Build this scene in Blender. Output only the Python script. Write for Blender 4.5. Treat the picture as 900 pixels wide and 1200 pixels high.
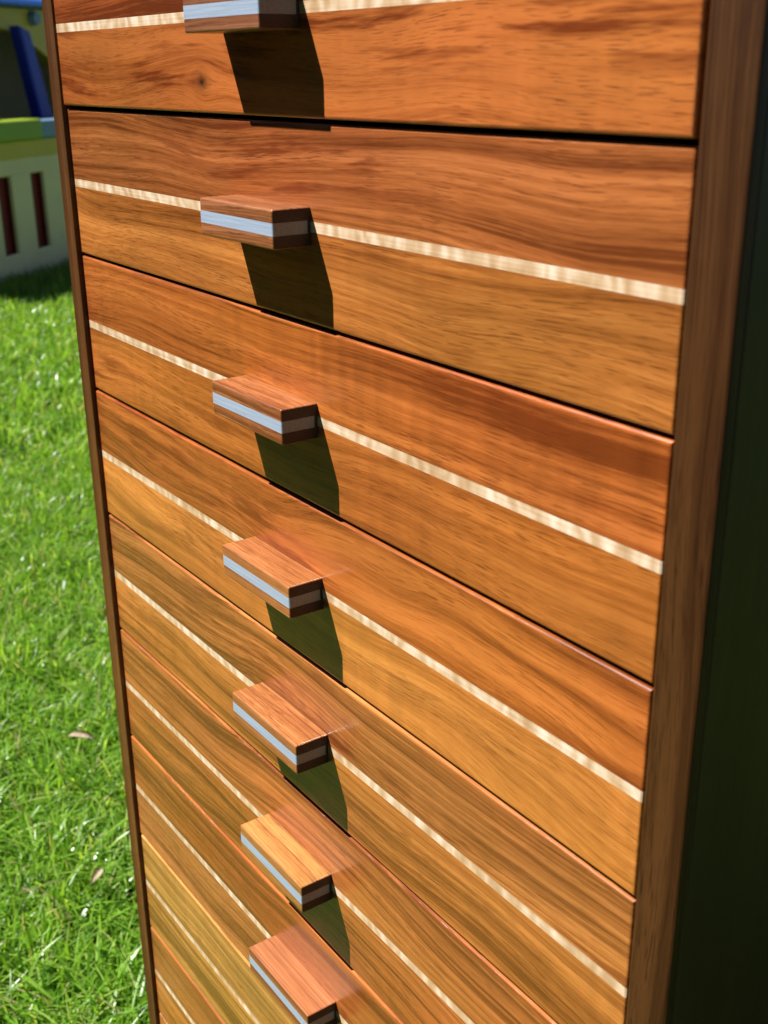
import bpy, bmesh, math, random
import numpy as np
from mathutils import Matrix, Vector

for o in list(bpy.data.objects):
    bpy.data.objects.remove(o)
scene = bpy.context.scene
COL = scene.collection

# ------------------------------------------------------------------ camera
cam = bpy.data.cameras.new('camera')
camo = bpy.data.objects.new('camera', cam)
COL.objects.link(camo)
rgt = Vector((0.5751324692512487, 0.8180012414129423, -0.00982913318854911))
upv = Vector((-0.28767029651229015, 0.21347809083260283, 0.9336342459642641))
bck = Vector((0.7658122768125907, -0.5341358195998602, 0.3580928411760791))
CAM = Vector((0.6138710914678104, -0.23084740535175602, 0.8090816565663584))
camo.matrix_world = Matrix(((rgt.x, upv.x, bck.x, CAM.x), (rgt.y, upv.y, bck.y, CAM.y),
                            (rgt.z, upv.z, bck.z, CAM.z), (0, 0, 0, 1)))
cam.sensor_fit = 'VERTICAL'
cam.sensor_height = 36.0
cam.sensor_width = 36.0
cam.lens = 40.81
cam.clip_start = 0.02
cam.clip_end = 2000
cam.dof.use_dof = True
cam.dof.focus_distance = 0.51
cam.dof.aperture_fstop = 21.0
scene.camera = camo

# ------------------------------------------------------------------ sky and sun
SUN_DIR = Vector((0.191, 0.2156, -0.410)).normalized()      # the way the light travels
to_sun = -SUN_DIR
elev = math.asin(to_sun.z)
world = bpy.data.worlds.new('World')
scene.world = world
world.use_nodes = True
wn = world.node_tree
wn.nodes.clear()
sky = wn.nodes.new('ShaderNodeTexSky')
sky.sky_type = 'NISHITA'
sky.sun_disc = False
sky.air_density = 0.4
sky.dust_density = 0.1
sky.sun_elevation = elev
sky.sun_rotation = math.atan2(to_sun.x, to_sun.y)
bg = wn.nodes.new('ShaderNodeBackground')
bg.inputs['Strength'].default_value = 0.05
wo = wn.nodes.new('ShaderNodeOutputWorld')
wn.links.new(sky.outputs[0], bg.inputs['Color'])
wn.links.new(bg.outputs[0], wo.inputs['Surface'])
sl = bpy.data.lights.new('sun', 'SUN')
sl.energy = 5.0
sl.angle = math.radians(0.5)
sl.color = (1.0, 0.965, 0.91)
so = bpy.data.objects.new('sun', sl)
so.rotation_euler = SUN_DIR.to_track_quat('-Z', 'Y').to_euler()
so.location = (-2, -2, 4)
COL.objects.link(so)
scene.view_settings.view_transform = 'Standard'
scene.view_settings.look = 'None'
scene.view_settings.exposure = 1.15
scene.view_settings.gamma = 1.0
scene.view_settings.use_curve_mapping = False
scene.cycles.max_bounces = 6
scene.cycles.diffuse_bounces = 4
scene.cycles.glossy_bounces = 3
scene.cycles.transmission_bounces = 4

# ------------------------------------------------------------------ helpers
def lin(c):
    return tuple(((v / 255) / 12.92 if v / 255 <= 0.04045 else ((v / 255 + 0.055) / 1.055) ** 2.4) for v in c)

def link(o, parent=None, loc=None):
    COL.objects.link(o)
    if parent is not None:
        o.parent = parent
    if loc is not None:
        o.location = loc
    return o

def tag(o, label=None, cat=None, group=None, kind=None):
    if label: o['label'] = label
    if cat: o['category'] = cat
    if group: o['group'] = group
    if kind: o['kind'] = kind
    return o

def empty(name, loc=(0, 0, 0), rz=0.0):
    o = bpy.data.objects.new(name, None)
    o.empty_display_size = 0.05
    o.location = loc
    o.rotation_euler = (0, 0, rz)
    COL.objects.link(o)
    return o

def mesh_obj(name, bm, mat, parent=None, loc=None, smooth=False):
    me = bpy.data.meshes.new(name)
    bm.normal_update()
    bm.to_mesh(me)
    bm.free()
    if mat is not None:
        me.materials.append(mat)
    if smooth:
        me.polygons.foreach_set('use_smooth', [True] * len(me.polygons))
    o = bpy.data.objects.new(name, me)
    return link(o, parent, loc)

def box(bm, lo, hi, bevel=0.0, seg=2, pick=None):
    """axis box; bevel edges for which pick(mid, direction) is true"""
    ret = bmesh.ops.create_cube(bm, size=1.0)
    vs = ret['verts']
    for v in vs:
        v.co = Vector([lo[i] + (hi[i] - lo[i]) * (v.co[i] + 0.5) for i in range(3)])
    if bevel > 0:
        es = set()
        for v in vs:
            for e in v.link_edges:
                es.add(e)
        if pick:
            es = [e for e in es if pick((e.verts[0].co + e.verts[1].co) / 2, (e.verts[1].co - e.verts[0].co).normalized())]
        bmesh.ops.bevel(bm, geom=list(es), offset=bevel, segments=seg, profile=0.5, affect='EDGES')

def prism(bm, poly, y0, y1):
    """extrude a polygon given in (x, z) from y0 to y1"""
    a = [bm.verts.new((x, y0, z)) for x, z in poly]
    b = [bm.verts.new((x, y1, z)) for x, z in poly]
    n = len(poly)
    bm.faces.new(a)
    bm.faces.new(b[::-1])
    for i in range(n):
        j = (i + 1) % n
        bm.faces.new((a[j], a[i], b[i], b[j]))
    bmesh.ops.recalc_face_normals(bm, faces=bm.faces[:])

# ------------------------------------------------------------------ materials
class NT:
    def __init__(self, name):
        self.m = bpy.data.materials.new(name)
        self.m.use_nodes = True
        self.t = self.m.node_tree
        self.t.nodes.clear()
        self.out = self.n('ShaderNodeOutputMaterial')
    def n(self, typ, **kw):
        nd = self.t.nodes.new(typ)
        for k, v in kw.items():
            setattr(nd, k, v)
        return nd
    def l(self, a, b):
        self.t.links.new(a, b)
    def setin(self, nd, i, v):
        if hasattr(v, 'is_output'):
            self.l(v, nd.inputs[i])
        else:
            nd.inputs[i].default_value = v
    def math(self, op, a, b=0.0, clamp=False):
        nd = self.n('ShaderNodeMath', operation=op)
        nd.use_clamp = clamp
        self.setin(nd, 0, a)
        self.setin(nd, 1, b)
        return nd.outputs[0]
    def mapping(self, vec, scale=(1, 1, 1), loc=(0, 0, 0), rot=(0, 0, 0)):
        nd = self.n('ShaderNodeMapping')
        self.l(vec, nd.inputs[0])
        nd.inputs['Location'].default_value = loc
        nd.inputs['Rotation'].default_value = rot
        nd.inputs['Scale'].default_value = scale
        return nd.outputs[0]
    def noise(self, vec, scale=1.0, detail=3.0, rough=0.5, dist=0.0):
        nd = self.n('ShaderNodeTexNoise')
        self.l(vec, nd.inputs['Vector'])
        nd.inputs['Scale'].default_value = scale
        nd.inputs['Detail'].default_value = detail
        nd.inputs['Roughness'].default_value = rough
        nd.inputs['Distortion'].default_value = dist
        return nd.outputs['Fac']
    def ramp(self, fac, stops, interp='LINEAR'):
        nd = self.n('ShaderNodeValToRGB')
        nd.color_ramp.interpolation = interp
        el = nd.color_ramp.elements
        while len(el) < len(stops):
            el.new(0.5)
        for e, (p, c) in zip(el, stops):
            e.position = p
            e.color = (c, c, c, 1) if not hasattr(c, '__len__') else (*c[:3], 1)
        self.l(fac, nd.inputs[0])
        return nd.outputs[0]
    def mix(self, fac, a, b, mode='MIX'):
        nd = self.n('ShaderNodeMix', data_type='RGBA', blend_type=mode)
        nd.clamp_factor = True
        for i, v in ((0, fac), (6, a), (7, b)):
            if hasattr(v, 'is_output'):
                self.l(v, nd.inputs[i])
            elif i == 0:
                nd.inputs[0].default_value = v
            else:
                nd.inputs[i].default_value = (*v[:3], 1)
        return nd.outputs[2]
    def bsdf(self, color, rough=0.5, spec=0.5, coat=0.0, coat_rough=0.1, metallic=0.0, bump=None, bump_d=0.001, bump_s=1.0):
        b = self.n('ShaderNodeBsdfPrincipled')
        self.setin(b, 'Base Color', color if hasattr(color, 'is_output') else (*color, 1))
        self.setin(b, 'Roughness', rough)
        b.inputs['Specular IOR Level'].default_value = spec
        b.inputs['Coat Weight'].default_value = coat
        b.inputs['Coat Roughness'].default_value = coat_rough
        b.inputs['Metallic'].default_value = metallic
        if bump is not None:
            bp = self.n('ShaderNodeBump')
            bp.inputs['Distance'].default_value = bump_d
            bp.inputs['Strength'].default_value = bump_s
            self.l(bump, bp.inputs['Height'])
            self.l(bp.outputs[0], b.inputs['Normal'])
        self.l(b.outputs[0], self.out.inputs['Surface'])
        return b

KW = 1.44     # how bright a white board in this sun shows

def wood(name, mid, seed, dark=0.42, light=1.45, warp=0.007, streak=0.5, curl=0.05, rough=0.30, coat=0.4,
         band=38.0, tilt=0.0, knot=None, axis='x', redden=0.0, patch=1.2, lines=0.4, contrast=1.35, spec=0.4):
    t = NT(name)
    rnd = random.Random(seed)
    tc = t.n('ShaderNodeTexCoord').outputs['Object']
    if axis == 'z':
        tc = t.mapping(tc, rot=(0, math.radians(90), 0))
    off = (rnd.uniform(-9, 9), rnd.uniform(-9, 9), rnd.uniform(-9, 9))
    v = t.mapping(tc, loc=off, rot=(0, tilt, 0))
    # slow waviness of the grain
    w1 = t.noise(t.mapping(v, scale=(5.5, 5.5, 14)), 1.0, 1.5, 0.45)
    dz = t.math('MULTIPLY', t.math('SUBTRACT', w1, 0.5), warp * 4)
    knotmask = None
    if knot:
        kd = t.n('ShaderNodeVectorMath', operation='DISTANCE')
        km = t.mapping(tc, scale=(0.75, 0, 1.2))
        t.l(km, kd.inputs[0])
        kd.inputs[1].default_value = (knot[0] * 0.75, 0, knot[1] * 1.2)
        dist = kd.outputs['Value']
        bulge = t.math('POWER', 2.718, t.math('MULTIPLY', t.math('MULTIPLY', dist, dist), -1 / (2 * 0.008 ** 2)))
        sz = t.n('ShaderNodeSeparateXYZ')
        t.l(tc, sz.inputs[0])
        sgn = t.math('MULTIPLY', t.math('SUBTRACT', sz.outputs[2], knot[1]), 1.0)
        dz = t.math('SUBTRACT', dz, t.math('MULTIPLY', t.math('MULTIPLY', sgn, bulge), 0.75))
        kn = t.noise(t.mapping(tc, scale=(300, 300, 300)), 1.0, 3.0, 0.6)
        kdd = t.math('ADD', dist, t.math('MULTIPLY', t.math('SUBTRACT', kn, 0.5), 0.0022))
        knotmask = t.ramp(kdd, [(0.0, 1.0), (0.0016, 0.95), (0.0028, 0.4), (0.006, 0.0)])
    cz = t.n('ShaderNodeCombineXYZ')
    t.l(dz, cz.inputs[2])
    va = t.n('ShaderNodeVectorMath', operation='ADD')
    t.l(v, va.inputs[0])
    t.l(cz.outputs[0], va.inputs[1])
    vw = va.outputs[0]
    ka, kb, kd, kc = [p + (q - p) * lines for p, q in zip((0.50, 0.24, 0.22, 0.17), (0.36, 0.46, 0.36, 0.17))]
    a = t.noise(t.mapping(vw, scale=(1.6, band, band)), 1.0, 2.0, 0.5)
    b = t.noise(t.mapping(vw, scale=(2.2, band * 4.4, band * 4.4)), 1.0, 2.0, 0.55)
    d = t.noise(t.mapping(vw, scale=(4.5, band * 14, band * 14), loc=(0, 0, 4.4)), 1.0, 2.0, 0.6)
    c = t.noise(t.mapping(vw, scale=(55, 2300, 2300)), 1.0, 2.0, 0.65)
    f = 0.5 - (ka + kb + kd + kc) / 2
    for src, k in ((a, ka), (b, kb), (d, kd), (c, kc)):
        f = t.math('ADD', t.math('MULTIPLY', src, k), f)
    m = tuple(x * y / KW for x, y in zip(lin(mid), (1.03, 0.915, 0.88)))
    dk = (m[0] * dark * 1.04, m[1] * dark * 0.88, m[2] * dark * 0.80)
    lt = (m[0] * light * 0.94, m[1] * light * 1.04, m[2] * light * 1.18)
    q = 0.13 / contrast
    colr = t.ramp(f, [(0.5 - q, dk), (0.5 - q * 0.42, tuple(0.35 * x + 0.65 * y for x, y in zip(dk, m))), (0.51, m), (0.5 + q, lt)])
    # patches of darker heartwood: broken streaks
    s1 = t.noise(t.mapping(vw, scale=(17, 220, 220), loc=(5.3, 0, 1.7)), 1.0, 3.0, 0.65)
    s2 = t.noise(t.mapping(vw, scale=(5.5, 10, 30), loc=(1.3, 0, 7.7)), 1.0, 1.0, 0.5)
    sm = t.math('MULTIPLY', t.ramp(s1, [(0.50, 0.0), (0.63, 1.0)]), t.ramp(s2, [(0.46, 0.0), (0.58, 1.0)]))
    colr = t.mix(t.math('MULTIPLY', sm, streak), colr, (m[0] * 0.46, m[1] * 0.32, m[2] * 0.30))
    # open pores: short dark dashes
    p1 = t.noise(t.mapping(vw, scale=(95, 2600, 2600), loc=(0, 0, 3.3)), 1.0, 1.0, 0.5)
    p2 = t.noise(t.mapping(vw, scale=(9, 10, 60), loc=(0, 0, 9.3)), 1.0, 2.0, 0.5)
    pm = t.math('MULTIPLY', t.ramp(p1, [(0.58, 0.0), (0.64, 1.0)]), t.ramp(p2, [(0.38, 0.15), (0.62, 0.7)]))
    colr = t.mix(pm, colr, (m[0] * 0.36, m[1] * 0.26, m[2] * 0.24))
    # curl across the grain
    q1 = t.noise(t.mapping(v, scale=(125, 5, 12), rot=(0, 0.12, 0), loc=(2, 2, 2)), 1.0, 2.0, 0.5)
    q2 = t.noise(t.mapping(v, scale=(7, 5, 18), loc=(6, 2, 2)), 1.0, 1.0, 0.5)
    cq = t.math('MULTIPLY', t.math('SUBTRACT', q1, 0.5), t.math('MULTIPLY', t.ramp(q2, [(0.4, 0.25), (0.65, 1.0)]), curl * 6))
    tone = t.noise(t.mapping(vw, scale=(5.5, 5, 34), loc=(7, 3, 1)), 1.0, 2.0, 0.55)
    cf = t.math('ADD', t.math('ADD', cq, 1.02), t.math('MULTIPLY', t.math('SUBTRACT', tone, 0.5), patch))
    hs = t.n('ShaderNodeHueSaturation')
    t.l(cf, hs.inputs['Value'])
    t.l(colr, hs.inputs['Color'])
    # slow hue drift
    hq = t.noise(t.mapping(v, scale=(5, 4, 13), loc=(1, 8, 4)), 1.0, 2.0, 0.5)
    t.l(t.math('ADD', t.math('MULTIPLY', t.math('SUBTRACT', hq, 0.5), 0.022), 0.5 - redden), hs.inputs['Hue'])
    colr = hs.outputs[0]
    if knotmask is not None:
        colr = t.mix(knotmask, colr, (0.012, 0.006, 0.004))
    rg = t.math('ADD', t.math('MULTIPLY', c, 0.22), rough - 0.11)
    bh = t.math('SUBTRACT', t.math('MULTIPLY', c, 0.6), t.math('MULTIPLY', pm, 0.7))
    t.bsdf(colr, rough=rg, spec=spec, coat=coat, coat_rough=0.2, bump=bh, bump_d=0.00012, bump_s=0.45)
    return t.m

def maple(name, seed):
    t = NT(name)
    tc = t.n('ShaderNodeTexCoord').outputs['Object']
    v = t.mapping(tc, loc=(seed * 1.7, seed, seed * 0.3))
    wv = t.n('ShaderNodeTexWave', wave_type='BANDS', bands_direction='X')
    t.l(t.mapping(v, rot=(0, 0.15, 0)), wv.inputs['Vector'])
    wv.inputs['Scale'].default_value = 32.0
    wv.inputs['Distortion'].default_value = 9.0
    wv.inputs['Detail'].default_value = 2.0
    wv.inputs['Detail Scale'].default_value = 1.6
    w = t.noise(t.mapping(v, scale=(150, 60, 60), rot=(0, 0.2, 0)), 1.0, 2.0, 0.55)
    g = t.noise(t.mapping(v, scale=(16, 60, 1300)), 1.0, 3.0, 0.6)
    f = t.math('ADD', t.math('MULTIPLY', wv.outputs['Fac'], 0.13), t.math('ADD', t.math('MULTIPLY', w, 0.52), t.math('MULTIPLY', g, 0.35)))
    c = t.ramp(f, [(0.33, lin((180, 144, 106))), (0.45, lin((198, 166, 130))), (0.55, lin((214, 188, 158))), (0.66, lin((230, 212, 190)))])
    t.bsdf(c, rough=0.32, spec=0.42, coat=0.2, coat_rough=0.12, bump=g, bump_d=0.00008, bump_s=0.4)
    return t.m

def plastic(name, rgb, rough=0.42, dirt=0.25):
    t = NT(name)
    tc = t.n('ShaderNodeTexCoord').outputs['Object']
    n1 = t.noise(tc, 6.0, 4.0, 0.6)
    n2 = t.noise(tc, 900.0, 2.0, 0.5)
    col = t.mix(t.math('MULTIPLY', t.ramp(n1, [(0.45, 0.0), (0.72, 1.0)]), dirt), rgb, tuple(x * 0.62 for x in rgb))
    t.bsdf(col, rough=rough, spec=0.45, bump=n2, bump_d=0.0004, bump_s=0.4)
    return t.m

M = {}
M['maple'] = [maple('curly_maple_%d' % i, i + 1) for i in range(4)]
M['box'] = wood('drawer_box_birch', (150, 120, 84), 77, dark=0.8, light=1.15, streak=0.1, curl=0, coat=0.0, rough=0.5)
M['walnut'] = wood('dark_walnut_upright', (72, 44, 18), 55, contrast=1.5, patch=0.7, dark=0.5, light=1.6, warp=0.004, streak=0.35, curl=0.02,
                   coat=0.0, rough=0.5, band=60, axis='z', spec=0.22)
M['walnut_lit'] = wood('lit_walnut_upright', (106, 70, 32), 58, dark=0.6, light=1.4, warp=0.004, streak=0.3, curl=0.02,
                        coat=0.0, rough=0.5, band=60, axis='z', spec=0.22)  # same walnut as the other upright, lightened to look more brightly lit
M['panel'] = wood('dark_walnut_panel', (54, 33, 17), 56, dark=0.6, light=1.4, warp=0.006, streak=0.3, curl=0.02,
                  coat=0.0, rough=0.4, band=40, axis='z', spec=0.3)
M['carcass'] = wood('carcass_dark', (58, 40, 24), 57, dark=0.7, light=1.3, streak=0.2, curl=0, coat=0.0, rough=0.6)

t = NT('pale_blue_metal')
tc = t.n('ShaderNodeTexCoord').outputs['Object']
br = t.noise(t.mapping(tc, scale=(40, 900, 2600)), 1.0, 3.0, 0.6)
t.bsdf(t.ramp(br, [(0.3, (0.29, 0.36, 0.48)), (0.7, (0.41, 0.49, 0.62))]), rough=0.36, spec=0.5, metallic=0.12,
       bump=br, bump_d=0.00005, bump_s=0.4)
M['metal'] = t.m
t = NT('shaded_metal_end')  # end of the metal layer, its shade painted in as a darker brown-grey
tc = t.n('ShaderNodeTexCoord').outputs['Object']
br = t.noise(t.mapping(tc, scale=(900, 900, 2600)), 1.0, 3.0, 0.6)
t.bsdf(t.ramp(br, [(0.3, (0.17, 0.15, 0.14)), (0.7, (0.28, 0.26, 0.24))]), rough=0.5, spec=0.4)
M['metal_end_shade'] = t.m

M['beige'] = plastic('beige_plastic', (0.80, 0.64, 0.33))
M['pale'] = plastic('pale_beige_plastic', (0.78, 0.74, 0.58))
M['lime'] = plastic('lime_plastic', (0.25, 0.36, 0.012))
M['yellow'] = plastic('yellow_plastic', (0.62, 0.45, 0.04))
M['blue'] = plastic('blue_plastic', (0.02, 0.04, 0.36))
M['roofblue'] = plastic('roof_blue_plastic', (0.05, 0.16, 0.55))
M['red'] = plastic('dark_red_plastic', (0.20, 0.018, 0.014))
M['slate'] = plastic('slate_blue_plastic', (0.16, 0.26, 0.36))

# lawn soil sheet
t = NT('lawn_ground')
tc = t.n('ShaderNodeTexCoord').outputs['Object']
n1 = t.noise(tc, 14.0, 5.0, 0.6)
n2 = t.noise(tc, 160.0, 4.0, 0.65)
gc = t.mix(n1, (0.030, 0.050, 0.010), (0.055, 0.095, 0.018))
gc = t.mix(t.ramp(n2, [(0.45, 0.0), (0.7, 0.8)]), gc, (0.060, 0.045, 0.022))
t.bsdf(gc, rough=0.9, spec=0.1, bump=n2, bump_d=0.01, bump_s=0.6)
M['ground'] = t.m

# grass blades: colour per blade from an attribute, light passes through
t = NT('grass_blade')
at = t.n('ShaderNodeAttribute')
at.attribute_name = 'tint'
sp = t.n('ShaderNodeSeparateColor')
t.l(at.outputs['Color'], sp.inputs[0])
gcol = t.ramp(sp.outputs[0], [(0.0, (0.075, 0.180, 0.014)), (0.35, (0.145, 0.315, 0.024)), (0.75, (0.255, 0.440, 0.046)),
                              (0.93, (0.36, 0.48, 0.10)), (0.97, (0.34, 0.31, 0.14)), (1.0, (0.42, 0.36, 0.20))])
dif = t.n('ShaderNodeBsdfPrincipled')
t.l(gcol, dif.inputs['Base Color'])
dif.inputs['Roughness'].default_value = 0.32
dif.inputs['Specular IOR Level'].default_value = 0.5
tr = t.n('ShaderNodeBsdfTranslucent')
gy = t.mix(1.0, gcol, (1.55, 1.45, 0.8), 'MULTIPLY')
t.l(gy, tr.inputs['Color'])
mx = t.n('ShaderNodeMixShader')
mx.inputs[0].default_value = 0.5
t.l(dif.outputs[0], mx.inputs[1])
t.l(tr.outputs[0], mx.inputs[2])
t.l(mx.outputs[0], t.out.inputs['Surface'])
M['grass'] = t.m

t = NT('dry_leaf')
tc = t.n('ShaderNodeTexCoord').outputs['Object']
n1 = t.noise(tc, 120.0, 4.0, 0.6)
t.bsdf(t.ramp(n1, [(0.3, (0.48, 0.38, 0.24)), (0.7, (0.74, 0.64, 0.46))]), rough=0.7, spec=0.2, bump=n1, bump_d=0.001)
M['dryleaf'] = t.m

# ------------------------------------------------------------------ ground
bm = bmesh.new()
S = 600.0
bmesh.ops.create_grid(bm, x_segments=2, y_segments=2, size=S)
g = mesh_obj('ground', bm, M['ground'])
tag(g, 'green lawn under the chest and the playhouse', 'lawn', kind='structure')

# ------------------------------------------------------------------ chest of drawers
P = 0.075                     # one drawer and its gap
W = 5.557 * P                 # width of a drawer front
GAP = 0.0016
Z4 = 7.55 * P                 # height of the fourth gap from the top
PROUD = 0.0019                # uprights stand proud of the drawer fronts
SG = 0.0019                   # side gap
DEPTH = 0.42
STL, STR = 0.0135, 0.0160
chest = empty('chest_of_drawers', (W / 2, DEPTH / 2, 0))
tag(chest, 'tall glossy hardwood chest of drawers with pale inlay stripes, standing on the lawn', 'chest of drawers')
OX, OY = -W / 2, -DEPTH / 2   # chest-local offset of the front-left corner
ztop = Z4 + 4 * P
zbot = Z4 - 7 * P

def cpart(name, lo, hi, mat, bevel=0.0006, parent=chest, pick=None, seg=2):
    c = [(lo[i] + hi[i]) / 2 for i in range(3)]
    b = bmesh.new()
    box(b, [lo[i] - c[i] for i in range(3)], [hi[i] - c[i] for i in range(3)], bevel, seg, pick)
    return mesh_obj(name, b, mat, parent, (c[0] + OX, c[1] + OY, c[2]))

cpart('upright', (-SG - STL, -PROUD, 0.0), (-SG, 0.024, ztop + 0.004), M['walnut_lit'], 0.0007)
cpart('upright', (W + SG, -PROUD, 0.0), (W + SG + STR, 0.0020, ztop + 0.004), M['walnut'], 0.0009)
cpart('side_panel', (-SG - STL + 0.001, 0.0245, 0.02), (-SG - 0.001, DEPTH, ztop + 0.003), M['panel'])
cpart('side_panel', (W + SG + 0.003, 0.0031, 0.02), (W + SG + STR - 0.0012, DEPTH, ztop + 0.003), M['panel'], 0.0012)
cpart('back_panel', (-SG, DEPTH - 0.008, 0.02), (W + SG, DEPTH - 0.001, ztop + 0.002), M['carcass'])
cpart('top', (-SG - STL - 0.004, -0.006, ztop + 0.0045), (W + SG + STR + 0.004, DEPTH + 0.004, ztop + 0.0225), M['walnut'], 0.0015)
cpart('plinth', (-SG + 0.0005, 0.012, 0.0), (W + SG - 0.0005, 0.03, zbot - 0.002), M['walnut'])
for k in range(1, 11):        # dust boards between the drawers
    z = Z4 + (4 - k) * P
    cpart('divider', (-SG + 0.0002, 0.0215, z - 0.0035), (W + SG - 0.0002, DEPTH - 0.009, z + 0.0035), M['carcass'], 0)

# seen colours of the boards, upper and lower, from the top drawer down
BOARDS = [
    (dict(mid=(178, 98, 48), streak=0.8), dict(mid=(180, 104, 48), streak=0.95, lines=0.3, knot=(-0.0502, -0.0054))),
    (dict(mid=(174, 104, 54), streak=0.85, lines=0.6, band=46), dict(mid=(194, 124, 58), streak=0.4, lines=0.1)),
    (dict(mid=(192, 112, 50), streak=0.22, curl=0.16, lines=0.3, patch=0.6, band=46), dict(mid=(188, 112, 48), streak=0.8, curl=0.08, lines=0.4)),
    (dict(mid=(190, 110, 48), streak=0.85, warp=0.012), dict(mid=(208, 136, 60), streak=0.5, warp=0.011, curl=0.09, lines=0.2)),
    (dict(mid=(180, 114, 56), streak=0.8, band=54, tilt=0.025, lines=1.0), dict(mid=(200, 130, 60), streak=0.5, lines=0.4)),
    (dict(mid=(192, 122, 60), streak=0.5, lines=0.7), dict(mid=(194, 120, 56), streak=0.4, lines=0.7)),
    (dict(mid=(188, 112, 52), streak=0.3, lines=0.5), dict(mid=(178, 112, 58), streak=0.6, band=54, lines=1.0)),
    (dict(mid=(208, 154, 78), streak=0.3, lines=0.9), dict(mid=(202, 146, 72), streak=0.4, lines=0.9)),
    (dict(mid=(176, 110, 50), streak=0.7, lines=1.0), dict(mid=(186, 116, 52), streak=0.5, lines=0.8)),
    (dict(mid=(188, 118, 54), lines=0.8), dict(mid=(180, 110, 48), lines=0.8)),
    (dict(mid=(186, 116, 52), lines=0.8), dict(mid=(180, 106, 46), lines=0.8)),
]
HAND = [(150, 100, 70), (160, 104, 64), (166, 108, 62), (168, 110, 62), (170, 112, 62), (180, 128, 68), (168, 108, 66),
        (164, 100, 60), (166, 104, 60), (160, 98, 58), (160, 98, 58)]

HF = P - GAP                  # height of a front
INL = 0.055 * P               # inlay width
TH = 0.019
hz = HF / 2
bh_ = (HF - INL) / 2          # height of each board

def board_mesh(up):
    b = bmesh.new()
    r = 0.0011
    def pick(mid, d):
        outer = (mid.z > bh_ / 2 - 1e-5) if up else (mid.z < -bh_ / 2 + 1e-5)
        inner = (mid.z < -bh_ / 2 + 1e-5) if up else (mid.z > bh_ / 2 - 1e-5)
        if inner:
            return False
        if abs(d.x) > 0.9:
            return outer and mid.y < 0
        return abs(d.z) > 0.9 and mid.y < 0
    box(b, (-W / 2, -TH / 2, -bh_ / 2), (W / 2, TH / 2, bh_ / 2), r, 3, pick)
    me = bpy.data.meshes.new('board')
    b.normal_update()
    b.to_mesh(me)
    b.free()
    return me

def inlay_mesh():
    b = bmesh.new()
    e = 0.00004
    box(b, (-W / 2 + 0.0001, -TH / 2 + 0.00003, -INL / 2 + e), (W / 2 - 0.0001, TH / 2, INL / 2 - e), 0.0009, 2,
        lambda m, d: abs(d.z) > 0.9 and m.y < 0)
    me = bpy.data.meshes.new('inlay')
    b.normal_update()
    b.to_mesh(me)
    b.free()
    return me

ME_UP, ME_LO, ME_IN = board_mesh(True), board_mesh(False), inlay_mesh()

def drawer_box_mesh():
    b = bmesh.new()
    x0, x1, y0, y1, z0, z1 = -W / 2 + 0.006, W / 2 - 0.006, 0.0005, DEPTH - 0.045, -hz + 0.006, hz - 0.008
    th = 0.01
    box(b, (x0, y0, z0), (x0 + th, y1, z1))
    box(b, (x1 - th, y0, z0), (x1, y1, z1))
    box(b, (x0 + th, y1 - th, z0), (x1 - th, y1, z1 - 0.004))
    box(b, (x0 + th, y0, z0 + 0.003), (x1 - th, y1 - th, z0 + 0.008))
    me = bpy.data.meshes.new('drawer')
    b.to_mesh(me)
    b.free()
    me.materials.append(M['box'])
    return me

ME_BOX = drawer_box_mesh()

# handle: sandwich of wood, pale metal, wood
HL, HH, HD = 0.775 * P, 0.194 * P, 0.2165 * P
MH = 0.064 * P
WH = (HH - MH) / 2
BK = 0.0013                    # wood strip behind the metal, built to stand in for shade

def part_mesh(name, lo, hi, bevel, pick, seg=2):
    b = bmesh.new()
    box(b, lo, hi, bevel, seg, pick)
    me = bpy.data.meshes.new(name)
    b.normal_update()
    b.to_mesh(me)
    b.free()
    return me

ME_SHADE_HEEL = part_mesh('heel', (-HL / 2 + 0.0002, -BK, -MH / 2 + 0.00002), (HL / 2 - 0.0002, 0, MH / 2 - 0.00002), 0, None)
ME_HTOP = part_mesh('handle_wood_top', (-HL / 2, -HD / 2, -WH / 2), (HL / 2, HD / 2, WH / 2), 0.0008,
                    lambda m, d: (m.z > WH / 2 - 1e-6 and not (abs(d.x) > .9 and m.y > 0)) or (abs(d.z) > .9 and m.y < 0), 3)
ME_HBOT = part_mesh('handle_wood_bottom', (-HL / 2, -HD / 2, -WH / 2), (HL / 2, HD / 2, WH / 2), 0.0008,
                    lambda m, d: (m.z < -WH / 2 + 1e-6 and not (abs(d.x) > .9 and m.y > 0)) or (abs(d.z) > .9 and m.y < 0), 3)
ME_HMET = part_mesh('handle_metal', (-HL / 2 - 0.0001, -(HD - BK) / 2, -MH / 2 + 0.00003), (HL / 2 - 0.0001, (HD - BK) / 2, MH / 2 - 0.00003),
                    0.0006, lambda m, d: abs(d.z) > .9 and m.y < 0)

t = NT('handle_end_grain_shaded')  # end grain, coloured darker still to hold the shade on the ends
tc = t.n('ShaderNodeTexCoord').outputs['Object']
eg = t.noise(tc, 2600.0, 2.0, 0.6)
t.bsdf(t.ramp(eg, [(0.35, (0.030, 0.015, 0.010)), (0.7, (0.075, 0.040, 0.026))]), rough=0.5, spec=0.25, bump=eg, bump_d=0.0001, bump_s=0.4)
M['endgrain_shade'] = t.m

def inst(name, me, mat, parent, loc):
    o = bpy.data.objects.new(name, me)
    if not me.materials:
        me.materials.append(mat)
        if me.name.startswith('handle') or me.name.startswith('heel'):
            me.materials.append(M['metal_end_shade' if 'metal' in me.name else 'endgrain_shade'])
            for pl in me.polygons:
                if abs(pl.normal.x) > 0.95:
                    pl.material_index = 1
    link(o, parent, loc)
    o.material_slots[0].link = 'OBJECT'
    o.material_slots[0].material = mat
    return o

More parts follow.
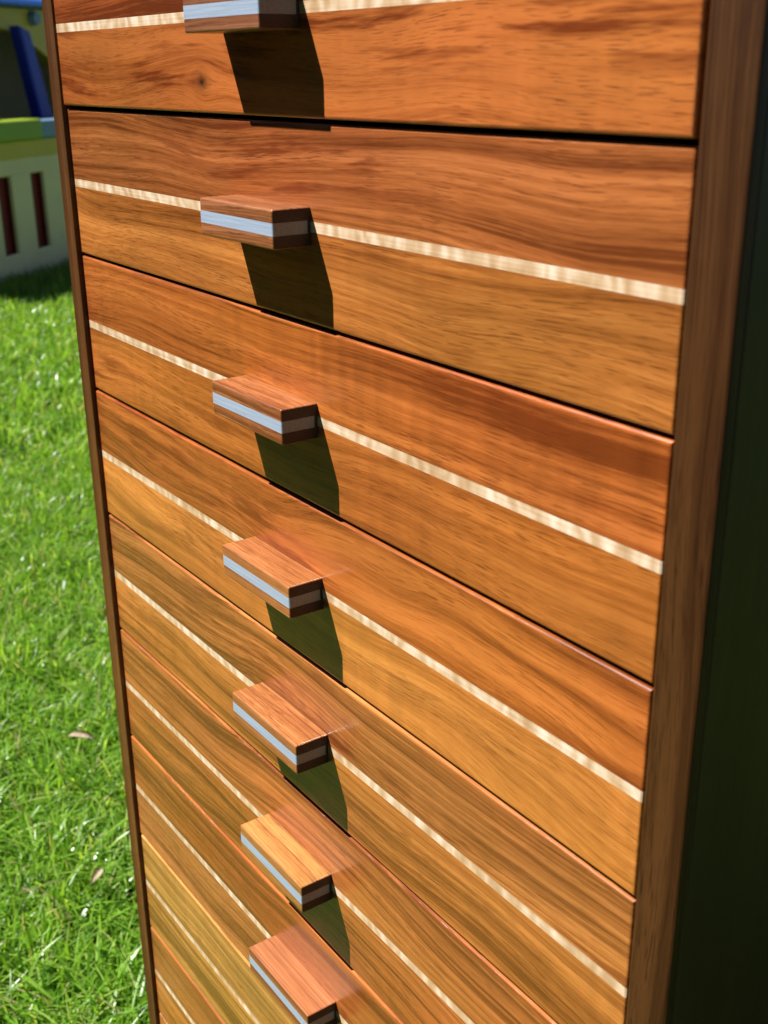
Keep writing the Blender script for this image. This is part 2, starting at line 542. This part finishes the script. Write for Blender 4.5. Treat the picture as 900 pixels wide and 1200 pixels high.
for k in range(11):
    zc = Z4 + (3.5 - k) * P
    up, lo = BOARDS[k]
    jig = random.Random(900 + k)
    ajar = -0.0017 if k == 0 else 0.0      # the top drawer is not pushed fully home
    dr = bpy.data.objects.new('drawer', ME_BOX)
    link(dr, chest, (0, OY + TH + ajar + jig.uniform(0, 0.00025), zc))
    inst('upper_board', ME_UP, wood('drawer_wood_%d_upper' % k, seed=100 + k * 7, **up), dr, (0, -TH / 2, INL / 2 + bh_ / 2))
    inst('lower_board', ME_LO, wood('drawer_wood_%d_lower' % k, seed=203 + k * 11, **lo), dr, (0, -TH / 2, -INL / 2 - bh_ / 2))
    inst('inlay_strip', ME_IN, M['maple'][k % 4], dr, (0, -TH / 2, 0))
    hm = wood('handle_wood_%d' % k, HAND[k], 400 + k, dark=0.55, light=1.4, warp=0.004, streak=0.6, curl=0.03, band=130, lines=0.7,
              rough=0.34, coat=0.18, patch=0.9)
    h = inst('handle', ME_SHADE_HEEL, hm, chest, (jig.uniform(-.0006, .0006), OY + ajar, zc + jig.uniform(-.0003, .0003)))
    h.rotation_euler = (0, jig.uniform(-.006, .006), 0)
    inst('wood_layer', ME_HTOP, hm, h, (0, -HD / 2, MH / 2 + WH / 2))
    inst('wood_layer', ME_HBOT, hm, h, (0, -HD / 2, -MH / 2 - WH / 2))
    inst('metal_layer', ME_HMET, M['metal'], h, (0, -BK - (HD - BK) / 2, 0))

# ------------------------------------------------------------------ playhouse
UA = math.radians(127.721)
ph = empty('playhouse', (-4.0806, 1.1837, 0), UA)
# local axes: +x runs along the picket wall (to the right in the photo), -y... towards the viewer is local -y rotated
# local y: rotate (0,1) by UA -> (-sin, cos) = (-0.791, -0.612): points away from the camera
tag(ph, 'shaded beige plastic playhouse with slotted half wall, lime ledge and blue roof behind the chest', 'playhouse')

def ppart(name, bm, mat, parent=ph, loc=None):
    return mesh_obj(name, bm, mat, parent, loc)

X0, X1 = -0.42, 1.40
# half wall built as rails and pickets that leave real slots
b = bmesh.new()
TW = 0.022
box(b, (X0, 0, 0.0), (X1, TW, 0.112), 0.008)
box(b, (X0 + .0004, 0.0003, 0.414), (X1 - .0004, TW - .0003, 0.545), 0.006)
slots = []
s = 0.078 - 0.232 * 2
while s < X1 - 0.12:
    slots.append((s - 0.006, s + 0.088))
    s += 0.232
prev = X0
for a, c in slots + [(X1, X1)]:
    if a - prev > 0.02:
        box(b, (prev + (0.0008 if prev == X0 else 0), 0.0006, 0.104), (a - (0.0008 if a == X1 else 0), TW - 0.0006, 0.42), 0.006)
    prev = c
ppart('half_wall', b, M['beige'])
for x in (X0, X1 - TW):
    b = bmesh.new()
    box(b, (x, TW + 0.001, 0), (x + TW, 0.448, 0.545), 0.006)
    ppart('side_wall', b, M['beige'])
b = bmesh.new()
box(b, (X0 + 0.05, TW + 0.012, 0.06), (X1 - 0.05, TW + 0.03, 0.50), 0.004)
ppart('inner_panel', b, M['red'])
b = bmesh.new()
box(b, (X0 - 0.01, -0.006, 0.478), (X1 + 0.01, -0.0005, 0.5445), 0.002)
ppart('trim_band', b, M['yellow'])
b = bmesh.new()
box(b, (X0 - 0.02, -0.035, 0.546), (0.375, 0.15, 0.626), 0.012, 3)
ppart('ledge', b, M['lime'])
b = bmesh.new()
box(b, (0.379, -0.02, 0.546), (X1 + 0.01, 0.13, 0.618), 0.010, 3)
ppart('ledge', b, M['slate'])
# rounded knob standing on the lime ledge
b = bmesh.new()
bmesh.ops.create_uvsphere(b, u_segments=16, v_segments=10, radius=0.045, matrix=Matrix.Translation((0.13, 0.05, 0.632)) @ Matrix.Diagonal((1, 1, 0.8, 1)))
ppart('knob', b, M['lime'])
# arched wall behind the half wall
AY = 0.45
ac, ap, RR = 0.66, 1.012, 2.1
AX0, AX1 = -0.02, 1.30
arch = [(AX0 + (AX1 - AX0) * i / 24, 0) for i in range(25)]
arch = [(x, ap - (x - ac) ** 2 / RR) for x, _ in arch]
poly = [(X0, 0.0), (AX0, 0.0)] + arch + [(AX1, 0.0), (X1, 0.0), (X1, 1.075), (X0, 1.075)]
b = bmesh.new()
a_ = [b.verts.new((x, AY, z)) for x, z in poly]
c_ = [b.verts.new((x, AY + 0.05, z)) for x, z in poly]
n = len(poly)
# faces in strips so that the concave outline is filled cleanly
def strip(vs, flip):
    bot = vs[2:27]
    tl, trr = vs[30], vs[29]
    fs = []
    fs.append((vs[0], vs[1], vs[2], tl))
    fs.append((vs[26], vs[27], vs[28], trr))
    mid = 12
    for i in range(24):
        top = tl if i < mid else trr
        fs.append((bot[i], bot[i + 1], top))
    fs.append((bot[mid], trr, tl))
    for f in fs:
        b.faces.new(f[::-1] if flip else f)
strip(a_, False)
strip(c_, True)
for i in range(n):
    j = (i + 1) % n
    b.faces.new((a_[j], a_[i], c_[i], c_[j]))
bmesh.ops.recalc_face_normals(b, faces=b.faces[:])
ppart('arch_wall', b, M['yellow'])
# raised rim along the arch
b = bmesh.new()
for i in range(24):
    (x0, z0), (x1, z1) = arch[i], arch[i + 1]
    vs = []
    for (x, z) in ((x0, z0), (x1, z1)):
        for dy in (-0.03, -0.0008):
            for dz in (-0.012, 0.016):
                vs.append(b.verts.new((x, AY + dy, z + dz)))
    p, q, r, s_, p2, q2, r2, s2_ = vs
    for f in ((p, q, q2, p2), (r, s_, s2_, r2), (p, r, r2, p2), (q, s_, s2_, q2)):
        b.faces.new(f)
bmesh.ops.remove_doubles(b, verts=b.verts[:], dist=1e-5)
bmesh.ops.recalc_face_normals(b, faces=b.faces[:])
ppart('arch_rim', b, M['yellow'])
b = bmesh.new()
box(b, (X0, 1.15, 0), (X1, 1.2, 1.07), 0.01)
ppart('back_wall', b, M['pale'])
for x in (X0, X1 - 0.05):
    b = bmesh.new()
    box(b, (x, AY + 0.052, 0), (x + 0.05, 1.148, 1.07), 0.01)
    ppart('side_wall', b, M['beige'])
# gabled roof with a thick rolled eave
b = bmesh.new()
prof = [(AY - 0.06, 1.077), (AY - 0.075, 1.09), (AY - 0.06, 1.108), (0.82, 1.40), (1.26, 1.108), (1.275, 1.09), (1.26, 1.077), (0.82, 1.345)]
va = [b.verts.new((X0 - 0.06, y, z)) for y, z in prof]
vb = [b.verts.new((X1 + 0.06, y, z)) for y, z in prof]
for i in range(len(prof)):
    j = (i + 1) % len(prof)
    b.faces.new((va[i], va[j], vb[j], vb[i]))
for v_, fl in ((va, 0), (vb, 1)):
    for f in ((v_[0], v_[1], v_[2], v_[3], v_[7]), (v_[3], v_[4], v_[5], v_[6], v_[7])):
        b.faces.new(f[::-1] if fl else f)
bmesh.ops.recalc_face_normals(b, faces=b.faces[:])
ppart('roof', b, M['roofblue'])
# round cap on the fascia
b = bmesh.new()
bmesh.ops.create_cone(b, segments=20, radius1=0.034, radius2=0.028, depth=0.03, cap_ends=True,
                      matrix=Matrix.Translation((1.13, AY - 0.018, 1.035)) @ Matrix.Rotation(math.radians(90), 4, 'X'))
ppart('cap', b, M['slate'])
# leaning blue rail behind the ledge
b = bmesh.new()
prism(b, [(0.865, 1.0), (0.95, 0.975), (1.10, 0.50), (1.17, 0.0), (1.05, 0.0), (0.99, 0.50)], 0.345, 0.405)
bmesh.ops.bevel(b, geom=b.edges[:], offset=0.012, segments=2, profile=0.5, affect='EDGES')
ppart('slide_rail', b, M['blue'])

# ------------------------------------------------------------------ unseen hedges, added to block sky light
t = NT('hedge_leaf')
at = t.n('ShaderNodeAttribute')
at.attribute_name = 'tint'
sp = t.n('ShaderNodeSeparateColor')
t.l(at.outputs['Color'], sp.inputs[0])
t.bsdf(t.ramp(sp.outputs[0], [(0.0, (0.020, 0.045, 0.010)), (0.6, (0.040, 0.085, 0.018)), (1.0, (0.075, 0.130, 0.030))]), rough=0.5, spec=0.3)
M['hedge'] = t.m
t = NT('hedge_twigs')
tc = t.n('ShaderNodeTexCoord').outputs['Object']
n1 = t.noise(tc, 30.0, 3.0, 0.6)
t.bsdf(t.ramp(n1, [(0.3, (0.010, 0.014, 0.006)), (0.7, (0.030, 0.034, 0.014))]), rough=0.9, spec=0.1)
M['twigs'] = t.m

def hedge(p0, p1, height, thick, nleaf, seed, label):
    r = np.random.default_rng(seed)
    p0, p1 = np.array(p0, float), np.array(p1, float)
    L = np.linalg.norm(p1 - p0)
    ang = math.atan2(*(p1 - p0)[::-1])
    root = empty('sky_block_hedge', (*((p0 + p1) / 2), 0), ang)
    tag(root, label, 'hedge', 'added unseen hedges')
    b = bmesh.new()
    box(b, (-L / 2 + .1, -thick / 2 + .12, 0), (L / 2 - .1, thick / 2 - .12, height - .14), 0.1, 2)
    mesh_obj('twigs', b, M['twigs'], root)
    # leaves on the clipped faces
    area = np.array([L * height, L * height, L * thick, thick * height, thick * height])
    side = r.choice(5, nleaf, p=area / area.sum())
    u, v = r.random(nleaf), r.random(nleaf)
    x = np.where(side < 3, (u - .5) * L, np.where(side == 3, -L / 2, L / 2))
    yy = np.select([side == 0, side == 1], [-thick / 2, thick / 2], (v - .5) * thick if False else (r.random(nleaf) - .5) * thick)
    z = np.where(side == 2, height, v * height)
    c = np.stack([x, yy, z], 1) + r.normal(0, 0.045, (nleaf, 3))
    c[:, 2] = np.maximum(c[:, 2], 0.03)
    a1 = r.normal(size=(nleaf, 3)); a1 /= np.linalg.norm(a1, axis=1)[:, None]
    a2 = np.cross(a1, r.normal(size=(nleaf, 3))); a2 /= np.linalg.norm(a2, axis=1)[:, None]
    ln = r.uniform(0.04, 0.075, nleaf)[:, None]
    vs = np.stack([c - a1 * ln, c + a2 * ln * .45, c + a1 * ln, c - a2 * ln * .45], 1).reshape(-1, 3)
    me = bpy.data.meshes.new('leaves')
    me.from_pydata(vs.tolist(), [], np.arange(nleaf * 4).reshape(-1, 4).tolist())
    ca = me.attributes.new('tint', 'FLOAT_COLOR', 'POINT')
    tv = np.repeat(r.random(nleaf), 4)
    ca.data.foreach_set('color', np.stack([tv, tv, tv, np.ones_like(tv)], 1).ravel().astype(np.float32))
    me.materials.append(M['hedge'])
    tag(link(bpy.data.objects.new('leaves', me), root), kind='stuff')

hedge((-9.0, -2.6), (3.6, -2.6), 2.3, 0.8, 42000, 11, 'added unseen dark hedge facing the chest front, blocks sky light')
hedge((-9.6, -2.2), (-9.6, 7.0), 2.2, 0.8, 26000, 12, 'added unseen dark hedge behind the playhouse, blocks sky light')

# ------------------------------------------------------------------ lawn blades
rng = np.random.default_rng(7)

def blades(n, x0, x1, y0, y1, hmin, hmax, wmin, wmax, excl):
    x = rng.uniform(x0, x1, n)
    y = rng.uniform(y0, y1, n)
    keep = np.ones(n, bool)
    for (a, b_, c, d) in excl:
        keep &= ~((x > a) & (x < b_) & (y > c) & (y < d))
    # no grass inside the playhouse
    lx = (x + 4.0806) * math.cos(UA) + (y - 1.1837) * math.sin(UA)
    ly = -(x + 4.0806) * math.sin(UA) + (y - 1.1837) * math.cos(UA)
    keep &= ~((lx > X0 - .01) & (lx < X1 + .01) & (ly > -0.01) & (ly < 1.22))
    x, y = x[keep], y[keep]
    n = len(x)
    # tufts: pull the blades to clump centres, height varies over the lawn
    clump = 0.5 + 0.25 * np.sin(x * 31 + 2.1 * np.sin(y * 23)) + 0.25 * np.sin(y * 37 + 1.7 * np.sin(x * 19))
    h = rng.uniform(hmin, hmax, n) * (0.68 + 0.55 * clump)
    w = rng.uniform(wmin, wmax, n)
    az = rng.uniform(0, 2 * np.pi, n)
    bend = rng.uniform(0.15, 1.5, n) ** 1.2 * h
    yaw = az + rng.normal(0, 0.5, n) + np.pi / 2
    tint = np.clip(0.46 + rng.normal(0, 0.27, n) + 0.12 * (clump - 0.5), 0, 0.94)
    dead = rng.random(n) < 0.04
    tint[dead] = rng.uniform(0.955, 1.0, dead.sum())
    return x, y, h, w, az, bend, yaw, tint

EX = [(-0.017, W + 0.02, -0.004, DEPTH + 0.003)]
NEAR = (-1.75, 0.05, -0.55, 1.15)
MID = (-4.8, -1.75, -0.4, 2.7)
sets = [blades(150000, *NEAR, 0.022, 0.062, 0.0018, 0.0038, EX),
        blades(88000, *MID, 0.035, 0.07, 0.003, 0.006, EX),
        blades(90000, -8, 3.0, -3.2, 6.0, 0.035, 0.075, 0.006, 0.012, EX + [NEAR, MID])]
x, y, h, w, az, bend, yaw, tint = [np.concatenate(c) for c in zip(*sets)]
n = len(x)
lv = np.array([0.0, 0.4, 0.75, 1.0])
wd = np.array([0.85, 1.0, 0.7, 0.0])
co = np.zeros((n, 7, 3))
lean = np.stack([np.cos(az), np.sin(az)], 1)
sid = np.stack([np.cos(yaw), np.sin(yaw)], 1)
for i in range(4):
    f = lv[i]
    cx = x + lean[:, 0] * bend * f ** 1.8
    cy = y + lean[:, 1] * bend * f ** 1.8
    cz = np.maximum(h * (f - 0.30 * (bend / h) * f ** 2.2), 0.002 * f) - 0.002
    if i < 3:
        for s_, k in ((-1, 2 * i), (1, 2 * i + 1)):
            co[:, k, 0] = cx + s_ * sid[:, 0] * w * wd[i] / 2
            co[:, k, 1] = cy + s_ * sid[:, 1] * w * wd[i] / 2
            co[:, k, 2] = cz
    else:
        co[:, 6, 0], co[:, 6, 1], co[:, 6, 2] = cx, cy, cz
base = (np.arange(n) * 7)[:, None]
loops = (base + np.array([0, 1, 3, 2, 2, 3, 5, 4, 4, 5, 6])[None, :]).ravel()
starts = ((np.arange(n) * 11)[:, None] + np.array([0, 4, 8])[None, :]).ravel()
tot = np.tile(np.array([4, 4, 3]), n)
me = bpy.data.meshes.new('lawn_grass')
me.vertices.add(n * 7)
me.vertices.foreach_set('co', co.ravel().astype(np.float32))
me.loops.add(len(loops))
me.loops.foreach_set('vertex_index', loops.astype(np.int32))
me.polygons.add(n * 3)
me.polygons.foreach_set('loop_start', starts.astype(np.int32))
me.polygons.foreach_set('loop_total', tot.astype(np.int32))
me.polygons.foreach_set('use_smooth', np.ones(n * 3, bool))
me.update(calc_edges=True)
ca = me.attributes.new('tint', 'FLOAT_COLOR', 'POINT')
tv = np.repeat(tint, 7)
ca.data.foreach_set('color', np.stack([tv, tv, tv, np.ones_like(tv)], 1).ravel().astype(np.float32))
me.materials.append(M['grass'])
go = bpy.data.objects.new('lawn_grass', me)
COL.objects.link(go)
tag(go, 'sunlit green grass blades of the lawn beside the chest', 'grass', kind='stuff')

# ------------------------------------------------------------------ dry leaves lying in the grass
def dry_leaf(loc, rot, ln, wdt, label):
    b = bmesh.new()
    N = 8
    top = []
    for i in range(N + 1):
        f = i / N
        ww = wdt * math.sin(math.pi * (0.04 + 0.93 * f)) ** 0.8 / 2
        zc = 0.18 * ln * math.sin(f * 3.0) + 0.03 * ln * math.sin(f * 9)
        top.append([b.verts.new((ln * (f - .5), -ww, zc + 0.45 * ww)), b.verts.new((ln * (f - .5), 0, zc)),
                    b.verts.new((ln * (f - .5), ww, zc + 0.6 * ww))])
    for i in range(N):
        for j in range(2):
            b.faces.new((top[i][j], top[i + 1][j], top[i + 1][j + 1], top[i][j + 1]))
    bmesh.ops.solidify(b, geom=b.faces[:], thickness=0.0005)
    o = mesh_obj('dry_leaf', b, M['dryleaf'], None, loc, smooth=True)
    o.rotation_euler = rot
    tag(o, label, 'leaf', 'dry leaves in the grass')
    return o

dry_leaf((-0.599, 0.163, 0.050), (0.2, 0.15, 0.9), 0.034, 0.012, 'pale brown curled dry leaf higher up in the grass, beside the chest')
dry_leaf((-0.343, 0.079, 0.050), (0.3, -0.1, 2.2), 0.022, 0.009, 'small straw coloured dry leaf lower in the grass, close to the chest')
